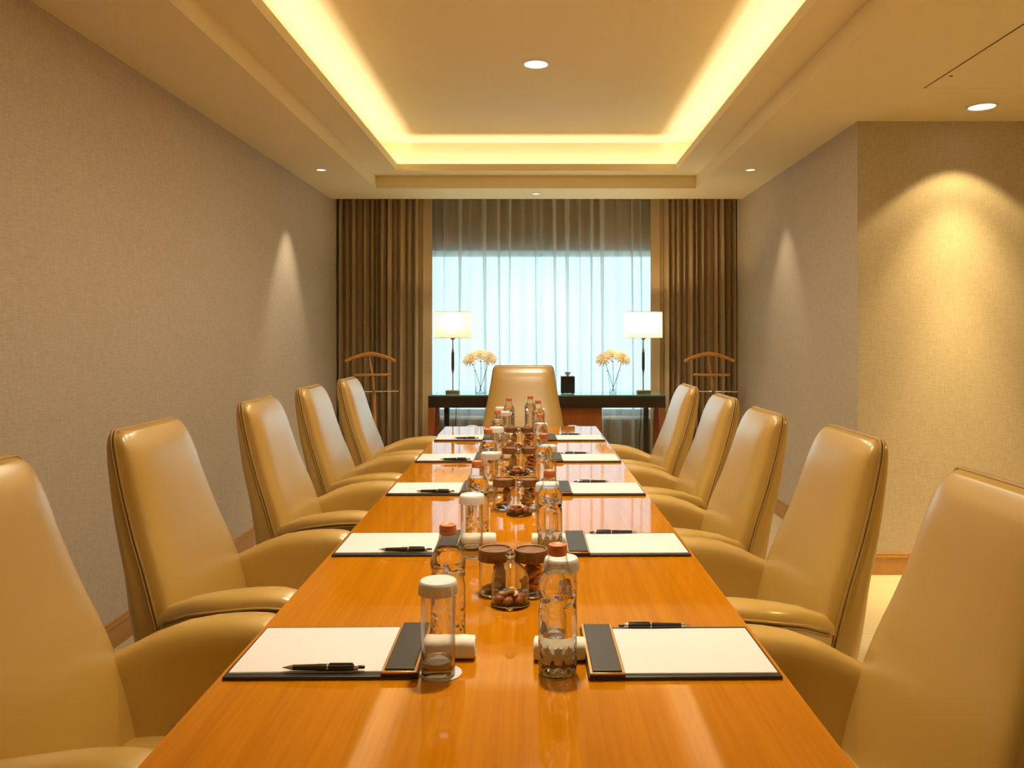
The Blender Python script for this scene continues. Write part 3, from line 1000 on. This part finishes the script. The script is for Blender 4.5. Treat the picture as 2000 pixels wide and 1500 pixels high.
# ------------------------------------------------------------------ snack jars and glass cloches
def make_jar():
    t = thing('snack_jar', None, None)
    MB().lathe([(0.033, 0.0), (0.0355, 0.003), (0.036, 0.008), (0.036, 0.070), (0.034, 0.0745), (0.0335, 0.080)], 44, cap1=False).obj('glass_body', M['glass'], t, 50)
    MB().lathe([(0.0325, 0.0008), (0.0345, 0.0035), (0.0340, 0.0065), (0.02, 0.0060)], 44).obj('thick_base', M['thick_glass'], t, 50)
    l = MB().lathe([(0.0360, 0.0770), (0.0380, 0.0775), (0.0380, 0.1005), (0.0372, 0.1025), (0.0345, 0.1030), (0.0325, 0.1020), (0.0318, 0.0995), (0.001, 0.0995)], 44).obj('wooden_lid', M['lid_wood'], t, 40)
    return t
def make_cloche():
    t = thing('glass_cloche', None, None)
    b = MB().lathe([(0.0395, 0.0), (0.0420, 0.0015), (0.0420, 0.0045), (0.0400, 0.0065), (0.0375, 0.0072), (0.02, 0.0068)], 44).obj('glass_plate', M['thick_glass'], t, 50)
    d = MB().lathe([(0.0405, 0.0075), (0.0405, 0.030), (0.0402, 0.055), (0.0385, 0.066), (0.0340, 0.075), (0.0265, 0.0825), (0.0170, 0.0890), (0.0105, 0.0930), (0.0085, 0.0950)], 44, cap0=False, cap1=False)
    d = d.obj('glass_dome', M['dome_glass'], t, 60)
    MB().lathe([(0.0406, 0.0520), (0.0412, 0.0530), (0.0406, 0.0540)], 44, cap0=False, cap1=False).obj('etched_line', M['glass'], d, 60)
    MB().lathe([(0.0080, 0.0945), (0.0072, 0.0990), (0.0080, 0.1030), (0.0112, 0.1060), (0.0118, 0.1095), (0.0095, 0.1130), (0.004, 0.1140)], 28).obj('knob', M['thick_glass'], t, 60)
    return t
ja, cl = make_jar(), make_cloche()
bis_m = MB().lathe([(0.010, 0.0), (0.0135, 0.0015), (0.0140, 0.004), (0.0125, 0.0065), (0.006, 0.0075)], 14).mesh('biscuit', M['biscuit'], 60)
fr_m = MB().sphere((0, 0, 0), 0.017, 0.009, 0.006, 10, 7, lambda p: p * (1 + 0.18 * sin(5 * p.x + 2) + 0.12 * cos(7 * p.y))).mesh('dried_apricot', M['mango'], 180)
nu_m = MB().sphere((0, 0, 0), 0.0135, 0.0095, 0.0085, 12, 8, lambda p: p * (1 + 0.07 * sin(11 * p.x + 3 * p.z) + 0.06 * cos(13 * p.y))).mesh('dried_date', M['nut'], 180)
cw = MB()
pth = [(0.009 * cos(a * pi / 8), 0.009 * sin(a * pi / 8), 0) for a in range(0, 11)]
cw.tube(pth, [0.0015, 0.0035, 0.0045, 0.005, 0.005, 0.0046, 0.0042, 0.0042, 0.004, 0.003, 0.0012], 8)
ca_m = cw.mesh('cashew_nut', M['cashew'], 180)
def loose(mesh, name, loc, rot, label, cat, group):
    o = bpy.data.objects.new(name, mesh)
    COL.objects.link(o)
    o.location = loc
    o.rotation_euler = rot
    return tag(o, label, cat, group)
GR = [((-0.099, 1.82), (-0.018, 1.815), (-0.062, 1.745)), ((-0.118, 2.712), (-0.0376, 2.712), (-0.0646, 2.628)),
      ((-0.121, 3.465), (-0.037, 3.465), (-0.086, 3.390)), ((-0.140, 4.22), (-0.058, 4.22), (-0.104, 4.145))]
for g, (a, b, c) in enumerate(GR):
    place = ['closest to the camera', 'second from the camera', 'third from the camera', 'farthest from the camera'][g]
    z = TH + 0.0002
    put(ja, 'ja', (a[0], a[1], z), 0.4 + g, 'wooden lidded glass jar of biscuits, left of the pair %s' % place, 'jar', 'snack jars')
    put(ja, 'ja', (b[0], b[1], z), 1.3 + g * 0.7, 'wooden lidded glass jar of dried fruit, right of the pair %s' % place, 'jar', 'snack jars')
    put(cl, 'cl', (c[0], c[1], z), g * 0.3, 'small glass cloche with knob in front of the jars, %s' % place, 'cloche', 'glass cloches')
    for k in range(8):      # biscuits: leaning stack at the right side plus a few flat ones
        if k < 5:
            p = (a[0] + 0.010 + 0.002 * (k % 2), a[1] + 0.004 * (k % 3) - 0.004, z + 0.0225 + k * 0.0088)
            rr = (RJ.uniform(0.9, 1.4), RJ.uniform(-0.25, 0.25), RJ.uniform(-0.7, 0.7))
        else:
            an = 2.2 + 1.3 * (k - 5)
            p = (a[0] + 0.016 * cos(an), a[1] + 0.016 * sin(an), z + 0.0085 + 0.006 * (k - 5))
            rr = (RJ.uniform(-0.3, 0.3), RJ.uniform(-0.3, 0.3), 0)
        loose(bis_m, 'biscuit', p, rr, 'brown biscuit inside the left hand jar %s' % place, 'biscuit', 'biscuits in the left jar %s' % place)
    for k in range(14):
        an = 2.4 * k
        rd = 0.016 if k % 3 else 0.004
        loose(fr_m, 'dried_apricot', (b[0] + rd * cos(an), b[1] + rd * sin(an), z + 0.0145 + 0.0038 * k),
              (RJ.uniform(-0.5, 0.5), RJ.uniform(-0.5, 0.5), an + 1.57), 'orange dried fruit slice inside the right hand jar %s' % place, 'dried fruit', 'dried fruit in the right jar %s' % place)
    for k in range(7):
        an = 0.9 * k + 0.3
        rd = 0.024 if k < 6 else 0.002
        loose(nu_m, 'dried_date', (c[0] + rd * cos(an * 1.164), c[1] + rd * sin(an * 1.164), z + 0.0155), (0, 0, an + RJ.uniform(-0.5, 0.5)),
              'dark red dried date under the glass cloche %s' % place, 'dried fruit', 'dates under the cloche %s' % place)
    for k in range(3):
        an = 2.1 * k - 1.2
        loose(ca_m, 'cashew_nut', (c[0] + 0.013 * cos(an), c[1] + 0.013 * sin(an), z + 0.0275), (RJ.uniform(-0.3, 0.3), 0.2, an), 'pale cashew nut on top under the cloche %s' % place, 'nut', 'cashews under the cloche %s' % place)

# ------------------------------------------------------------------ console behind the head chair
CXa, CXb, CYa, CYb, CZ = -0.92, 1.047, 6.70, 7.10, 0.84
t = thing('console_table', 'dark wooden console with glass top standing before the window curtain', 'console', ((CXa + CXb) / 2, (CYa + CYb) / 2, 0))
hx, hy = (CXb - CXa) / 2, (CYb - CYa) / 2
MB().box(-hx, hx, -hy, hy, CZ - 0.010, CZ, 0.002).obj('glass_top', M['glass_top'], t, 20)
MB().box(-hx, hx, -hy, hy, CZ - 0.106, CZ - 0.010, 0.003).obj('apron', M['console_dark'], t, 20)
for sx in (-1, 1):
    for sy in (-1, 1):
        x0 = sx * (hx - 0.025)
        MB().box(x0 - 0.025, x0 + 0.025, sy * (hy - 0.03) - 0.028, sy * (hy - 0.03) + 0.028, 0.0, CZ - 0.106, 0.003).obj('leg', M['console_red'], t, 20)
    x1 = sx * (hx - 0.115)
    MB().box(x1 - 0.022, x1 + 0.022, hy - 0.060, hy - 0.010, 0.0, CZ - 0.106, 0.003).obj('inner_post', M['console_dark'], t, 20)
MB().box(-0.462, 0.462, -0.12, 0.17, 0.10, CZ - 0.106, 0.003).obj('cabinet_box', M['console_red'], t, 20)
MB().box(-0.462, 0.462, -0.10, 0.15, 0.0, 0.10).obj('plinth', M['console_dark'], t)
for s in (-1, 1):
    d = MB().box(s * 0.232 - 0.228, s * 0.232 + 0.228, -0.138, -0.121, 0.115, CZ - 0.112, 0.002).obj('cabinet_door', M['console_red'], t, 20)
    MB().tube([(s * 0.03, -0.150, 0.40), (s * 0.03, -0.150, 0.52)], 0.005, 8).obj('door_handle', M['brass'], d, 60)

# table lamps
def make_lamp():
    t = thing('table_lamp', None, None)
    MB().box(-0.058, 0.058, -0.045, 0.045, 0.0, 0.026, 0.003).obj('base', M['brass'], t, 20)
    MB().lathe([(0.0048, 0.026), (0.0048, 0.47)], 12).obj('stem', M['brass'], t, 60)
    MB().lathe([(0.005, 0.165), (0.0105, 0.195), (0.0105, 0.199)], 16).obj('lower_ferrule', M['brass'], t, 60)
    MB().lathe([(0.0105, 0.198), (0.0125, 0.215), (0.0125, 0.335), (0.0105, 0.352)], 16).obj('wooden_grip', M['lamp_wood'], t, 40)
    MB().lathe([(0.0105, 0.351), (0.0105, 0.356), (0.006, 0.382), (0.005, 0.395)], 16).obj('upper_ferrule', M['brass'], t, 60)
    MB().lathe([(0.005, 0.452), (0.018, 0.464), (0.020, 0.472), (0.010, 0.478)], 16).obj('shade_gallery', M['brass'], t, 60)
    # oval drum shade with top and bottom trim
    n, R = 56, []
    for (sc, z) in ((1.0, 0.472), (1.0, 0.55), (0.995, 0.62), (0.985, 0.695)):
        R.append([(0.160 * sc * sup(cos(2 * pi * i / n), 3.0), 0.105 * sc * sup(sin(2 * pi * i / n), 3.0), z) for i in range(n)])
    sh = MB().rows(R, True).obj('lamp_shade', M['shade'], t, 180)
    for q, sc in ((0.473, 1.003), (0.694, 0.988)):
        MB().tube([(0.160 * sc * sup(cos(2 * pi * i / n), 3.0), 0.105 * sc * sup(sin(2 * pi * i / n), 3.0), q) for i in range(n + 1)], 0.0022, 6).obj('shade_trim', M['shade'], sh, 60)
    MB().sphere((0, 0, 0.56), 0.026, 0.026, 0.034, 14, 10).obj('bulb', M['bulb'], t, 180)
    MB().lathe([(0.008, 0.475), (0.010, 0.53)], 12).obj('socket', M['brass'], t, 60)
    return t
la = make_lamp()
LAMPS = [(-0.738, 6.92, 'left'), (0.891, 6.92, 'right')]
for (x, y, sd) in LAMPS:
    o = put(la, 'la', (x, y, CZ), 0.0, 'brass table lamp with cream oval shade on the %s end of the console' % sd, 'lamp', 'console lamps')
    ld = bpy.data.lights.new('lamp_glow', 'POINT')
    ld.energy = P_LAMP
    ld.color = (1.0, 0.68, 0.32)
    ld.shadow_soft_size = 0.035
    lo = bpy.data.objects.new('lamp_glow', ld)
    COL.objects.link(lo)
    lo.parent = o
    lo.location = (0, 0, 0.60)
    s = 1 if sd == 'left' else 1
    MB().tube([(0.0, 0.046, 0.004), (0.008, 0.12, 0.004), (0.010, 0.192, 0.002), (0.012, 0.200, -0.06), (0.004, 0.205, -0.25), (-0.010, 0.210, -0.45), (0.02, 0.22, -0.70), (0.06, 0.22, -0.828)], 0.0028, 6).obj('power_cord', M['castor'], o, 60)

# vases and flowers
def make_vase(prof):
    t = thing('glass_vase', None, None)
    MB().lathe(prof, 32, cap1=False).obj('glass_wall', M['glass'], t, 60)
    pb = [(r * 0.93, z + 0.002) for r, z in prof if z < prof[-1][1] * 0.55]
    MB().lathe(pb, 32).obj('water', M['glass_shell'], t, 60)
    return t
V1 = [(0.040, 0.0), (0.043, 0.004), (0.044, 0.05), (0.046, 0.12), (0.050, 0.175)]
V2 = [(0.028, 0.0), (0.030, 0.004), (0.030, 0.03), (0.036, 0.10), (0.046, 0.165), (0.049, 0.178)]
v1 = make_vase(V1); v1.location = (px(938, 6.92), 6.92, CZ + 0.0003); tag(v1, 'straight clear glass vase of flowers beside the left lamp', 'vase')
v2 = make_vase(V2); v2.location = (px(1197, 6.92), 6.92, CZ + 0.0003); tag(v2, 'flared clear glass vase of flowers beside the right lamp', 'vase')
def bloom_mesh(seed):
    r = random.Random(seed)
    mb = MB()
    for ring_, (n, L, el) in enumerate(((16, 0.062, 0.10), (16, 0.056, 0.35), (14, 0.046, 0.65), (11, 0.034, 1.0), (8, 0.022, 1.3))):
        for i in range(n):
            a = 2 * pi * i / n + ring_ * 0.35 + r.uniform(-0.08, 0.08)
            e = el + r.uniform(-0.08, 0.08)
            row = []
            for k in range(5):
                s = k / 4
                rr = L * s * cos(e * (1 - 0.35 * s)) + 0.004
                zz = L * s * sin(e) * (1 - 0.25 * s) - 0.007 * s * s * (1.2 - el)
                wd = 0.0065 * sin(pi * (0.15 + 0.72 * s)) + 0.001
                row.append([(rr * cos(a) - q * wd * sin(a), rr * sin(a) + q * wd * cos(a), zz + 0.002 * abs(q)) for q in (-1, 0, 1)])
            mb.rows(row)
    return mb
def flower(base, top, tilt, az, label, group, seed, scale):
    t = thing('cut_flower', label, 'flower', base, group=group)
    d = Vector(top) - Vector(base)
    pts = [(d.x * s + 0.006 * sin(3 * s), d.y * s, d.z * s) for s in (0, 0.25, 0.5, 0.75, 0.97)]
    MB().tube(pts, 0.0024, 6).obj('stem', M['stem'], t, 60)
    b = bloom_mesh(seed).obj('bloom', M['petal'], t, 180)
    b.location = d
    b.rotation_euler = (0.75 if az > 0.5 else 0.55, tilt * sin(az), 0)
    b.scale = (scale,) * 3
    MB().sphere((0, 0, 0.010), 0.011, 0.011, 0.008, 10, 6).obj('flower_centre', M['petal_c'], b, 180)
    MB().sphere((0, 0, -0.004), 0.012, 0.012, 0.008, 10, 6).obj('calyx', M['stem'], b, 180)
    lf = MB()
    for k, s in enumerate((0.62, 0.80)):
        a = seed + 2.4 * k
        R = []
        for i in range(6):
            q = i / 5
            wd = 0.009 * sin(pi * (0.08 + 0.9 * q))
            c = (d.x * s + 0.045 * q * cos(a), d.y * s + 0.045 * q * sin(a), d.z * s + 0.03 * q - 0.02 * q * q)
            R.append([(c[0] - wd * sin(a), c[1] + wd * cos(a), c[2]), c, (c[0] + wd * sin(a), c[1] - wd * cos(a), c[2])])
        MB().rows(R).obj('leaf', M['stem'], t, 180)
    return t
for (xv, sd) in ((v1.location.x, 'left'), (v2.location.x, 'right')):
    zf = CZ + 0.008
    for k, (dx, dy, dz, tl, az) in enumerate(((-0.080, 0.00, 0.285, 0.45, pi * 1.5), (0.0, 0.05, 0.320, 0.2, 0.3), (0.078, -0.03, 0.290, 0.50, pi / 2))):
        nm = ['leftmost', 'middle', 'rightmost'][k]
        flower((xv - dx * 0.15, 6.92 - dy * 0.2, zf), (xv + dx, 6.92 + dy, zf + dz), tl, az, '%s pale peach chrysanthemum in the %s vase' % (nm, sd), 'chrysanthemums', 11 + k, 1.22)

# black tissue box
t = thing('tissue_box', 'black tissue box with white tissue on the console by the head chair', 'tissue box', (px(1108.5, 6.9), 6.88, CZ))
MB().box(-0.059, 0.059, -0.059, 0.059, 0.006, 0.148, 0.003).obj('box_body', M['black'], t, 20)
for sx in (-1, 1):
    for sy in (-1, 1):
        MB().lathe([(0.010, 0), (0.010, 0.006)], 12, cx=sx * 0.042, cy=sy * 0.048).obj('foot', M['silver'], t, 40)
R = []
for k in range(8):
    q = k / 7
    R.append([((0.004 + 0.026 * q) * cos(2 * pi * i / 20) * (1 + 0.25 * sin(5 * 2 * pi * i / 20) * q), (0.004 + 0.016 * q) * sin(2 * pi * i / 20), 0.146 + 0.034 * q + 0.006 * q * sin(3 * 2 * pi * i / 20)) for i in range(20)])
MB().rows(R, True).obj('tissue', M['paper'], t, 180)

# valet stands
def make_valet(mirror):
    t = thing('valet_stand', None, None)
    m = mirror
    MB().box(-0.20, 0.20, -0.025, 0.025, 0.0, 0.035, 0.006).obj('base_bar', M['valet'], t, 20)
    for s in (-1, 1):
        MB().box(s * 0.17 - 0.022, s * 0.17 + 0.022, -0.16, 0.16, 0.0, 0.03, 0.006).obj('foot', M['valet'], t, 20)
    MB().tube([(0.02 * m, 0, 0.03), (0.02 * m, 0, 0.45), (0.012 * m, 0, 0.80), (0.0, 0, 1.0)], [0.026, 0.024, 0.022, 0.020], 10, flat=0.6).obj('post', M['valet'], t, 60)
    MB().tube([(0.0, 0, 0.99), (-0.012 * m, 0.004, 1.06), (-0.022 * m, 0.006, 1.12), (-0.028 * m, 0.006, 1.165)], [0.017, 0.015, 0.014, 0.014], 10, flat=0.6).obj('hanger_neck', M['valet'], t, 60)
    hp = []
    for i in range(21):
        q = -1 + i / 10
        hp.append((0.205 * q - 0.02 * m, -0.03 * q * q, 1.180 - 0.062 * abs(q) ** 1.7))
    MB().tube(hp, [0.011 + 0.004 * (1 - abs(-1 + i / 10)) for i in range(21)], 10, flat=1.25).obj('hanger_arm', M['valet'], t, 60)
    MB().box(-0.150, 0.150, -0.03, 0.03, 0.995, 1.015, 0.006).obj('trinket_tray', M['valet'], t, 20)
    MB().tube([(-0.21, -0.03, 0.868), (0.21, -0.03, 0.868)], 0.0048, 8).obj('trouser_rod', M['silver'], t, 60)
    MB().lathe([(0.010, 0.850), (0.012, 0.868), (0.010, 0.886)], 12, cx=0.008 * m, cy=-0.028).obj('rod_clamp', M['brass'], t, 60)
    return t
va = make_valet(1)
va.location = (px(728, 6.75), 6.75, 0); va.rotation_euler = (0, 0, 0.22)
tag(va, 'wooden valet stand with curved hanger in the left corner before the drape', 'valet stand', 'valet stands')
vb = make_valet(1)
vb.location = (px(1390, 6.75), 6.75, 0); vb.rotation_euler = (0, 0, -0.12)
tag(vb, 'wooden valet stand with curved hanger in the right corner before the drape', 'valet stand', 'valet stands')
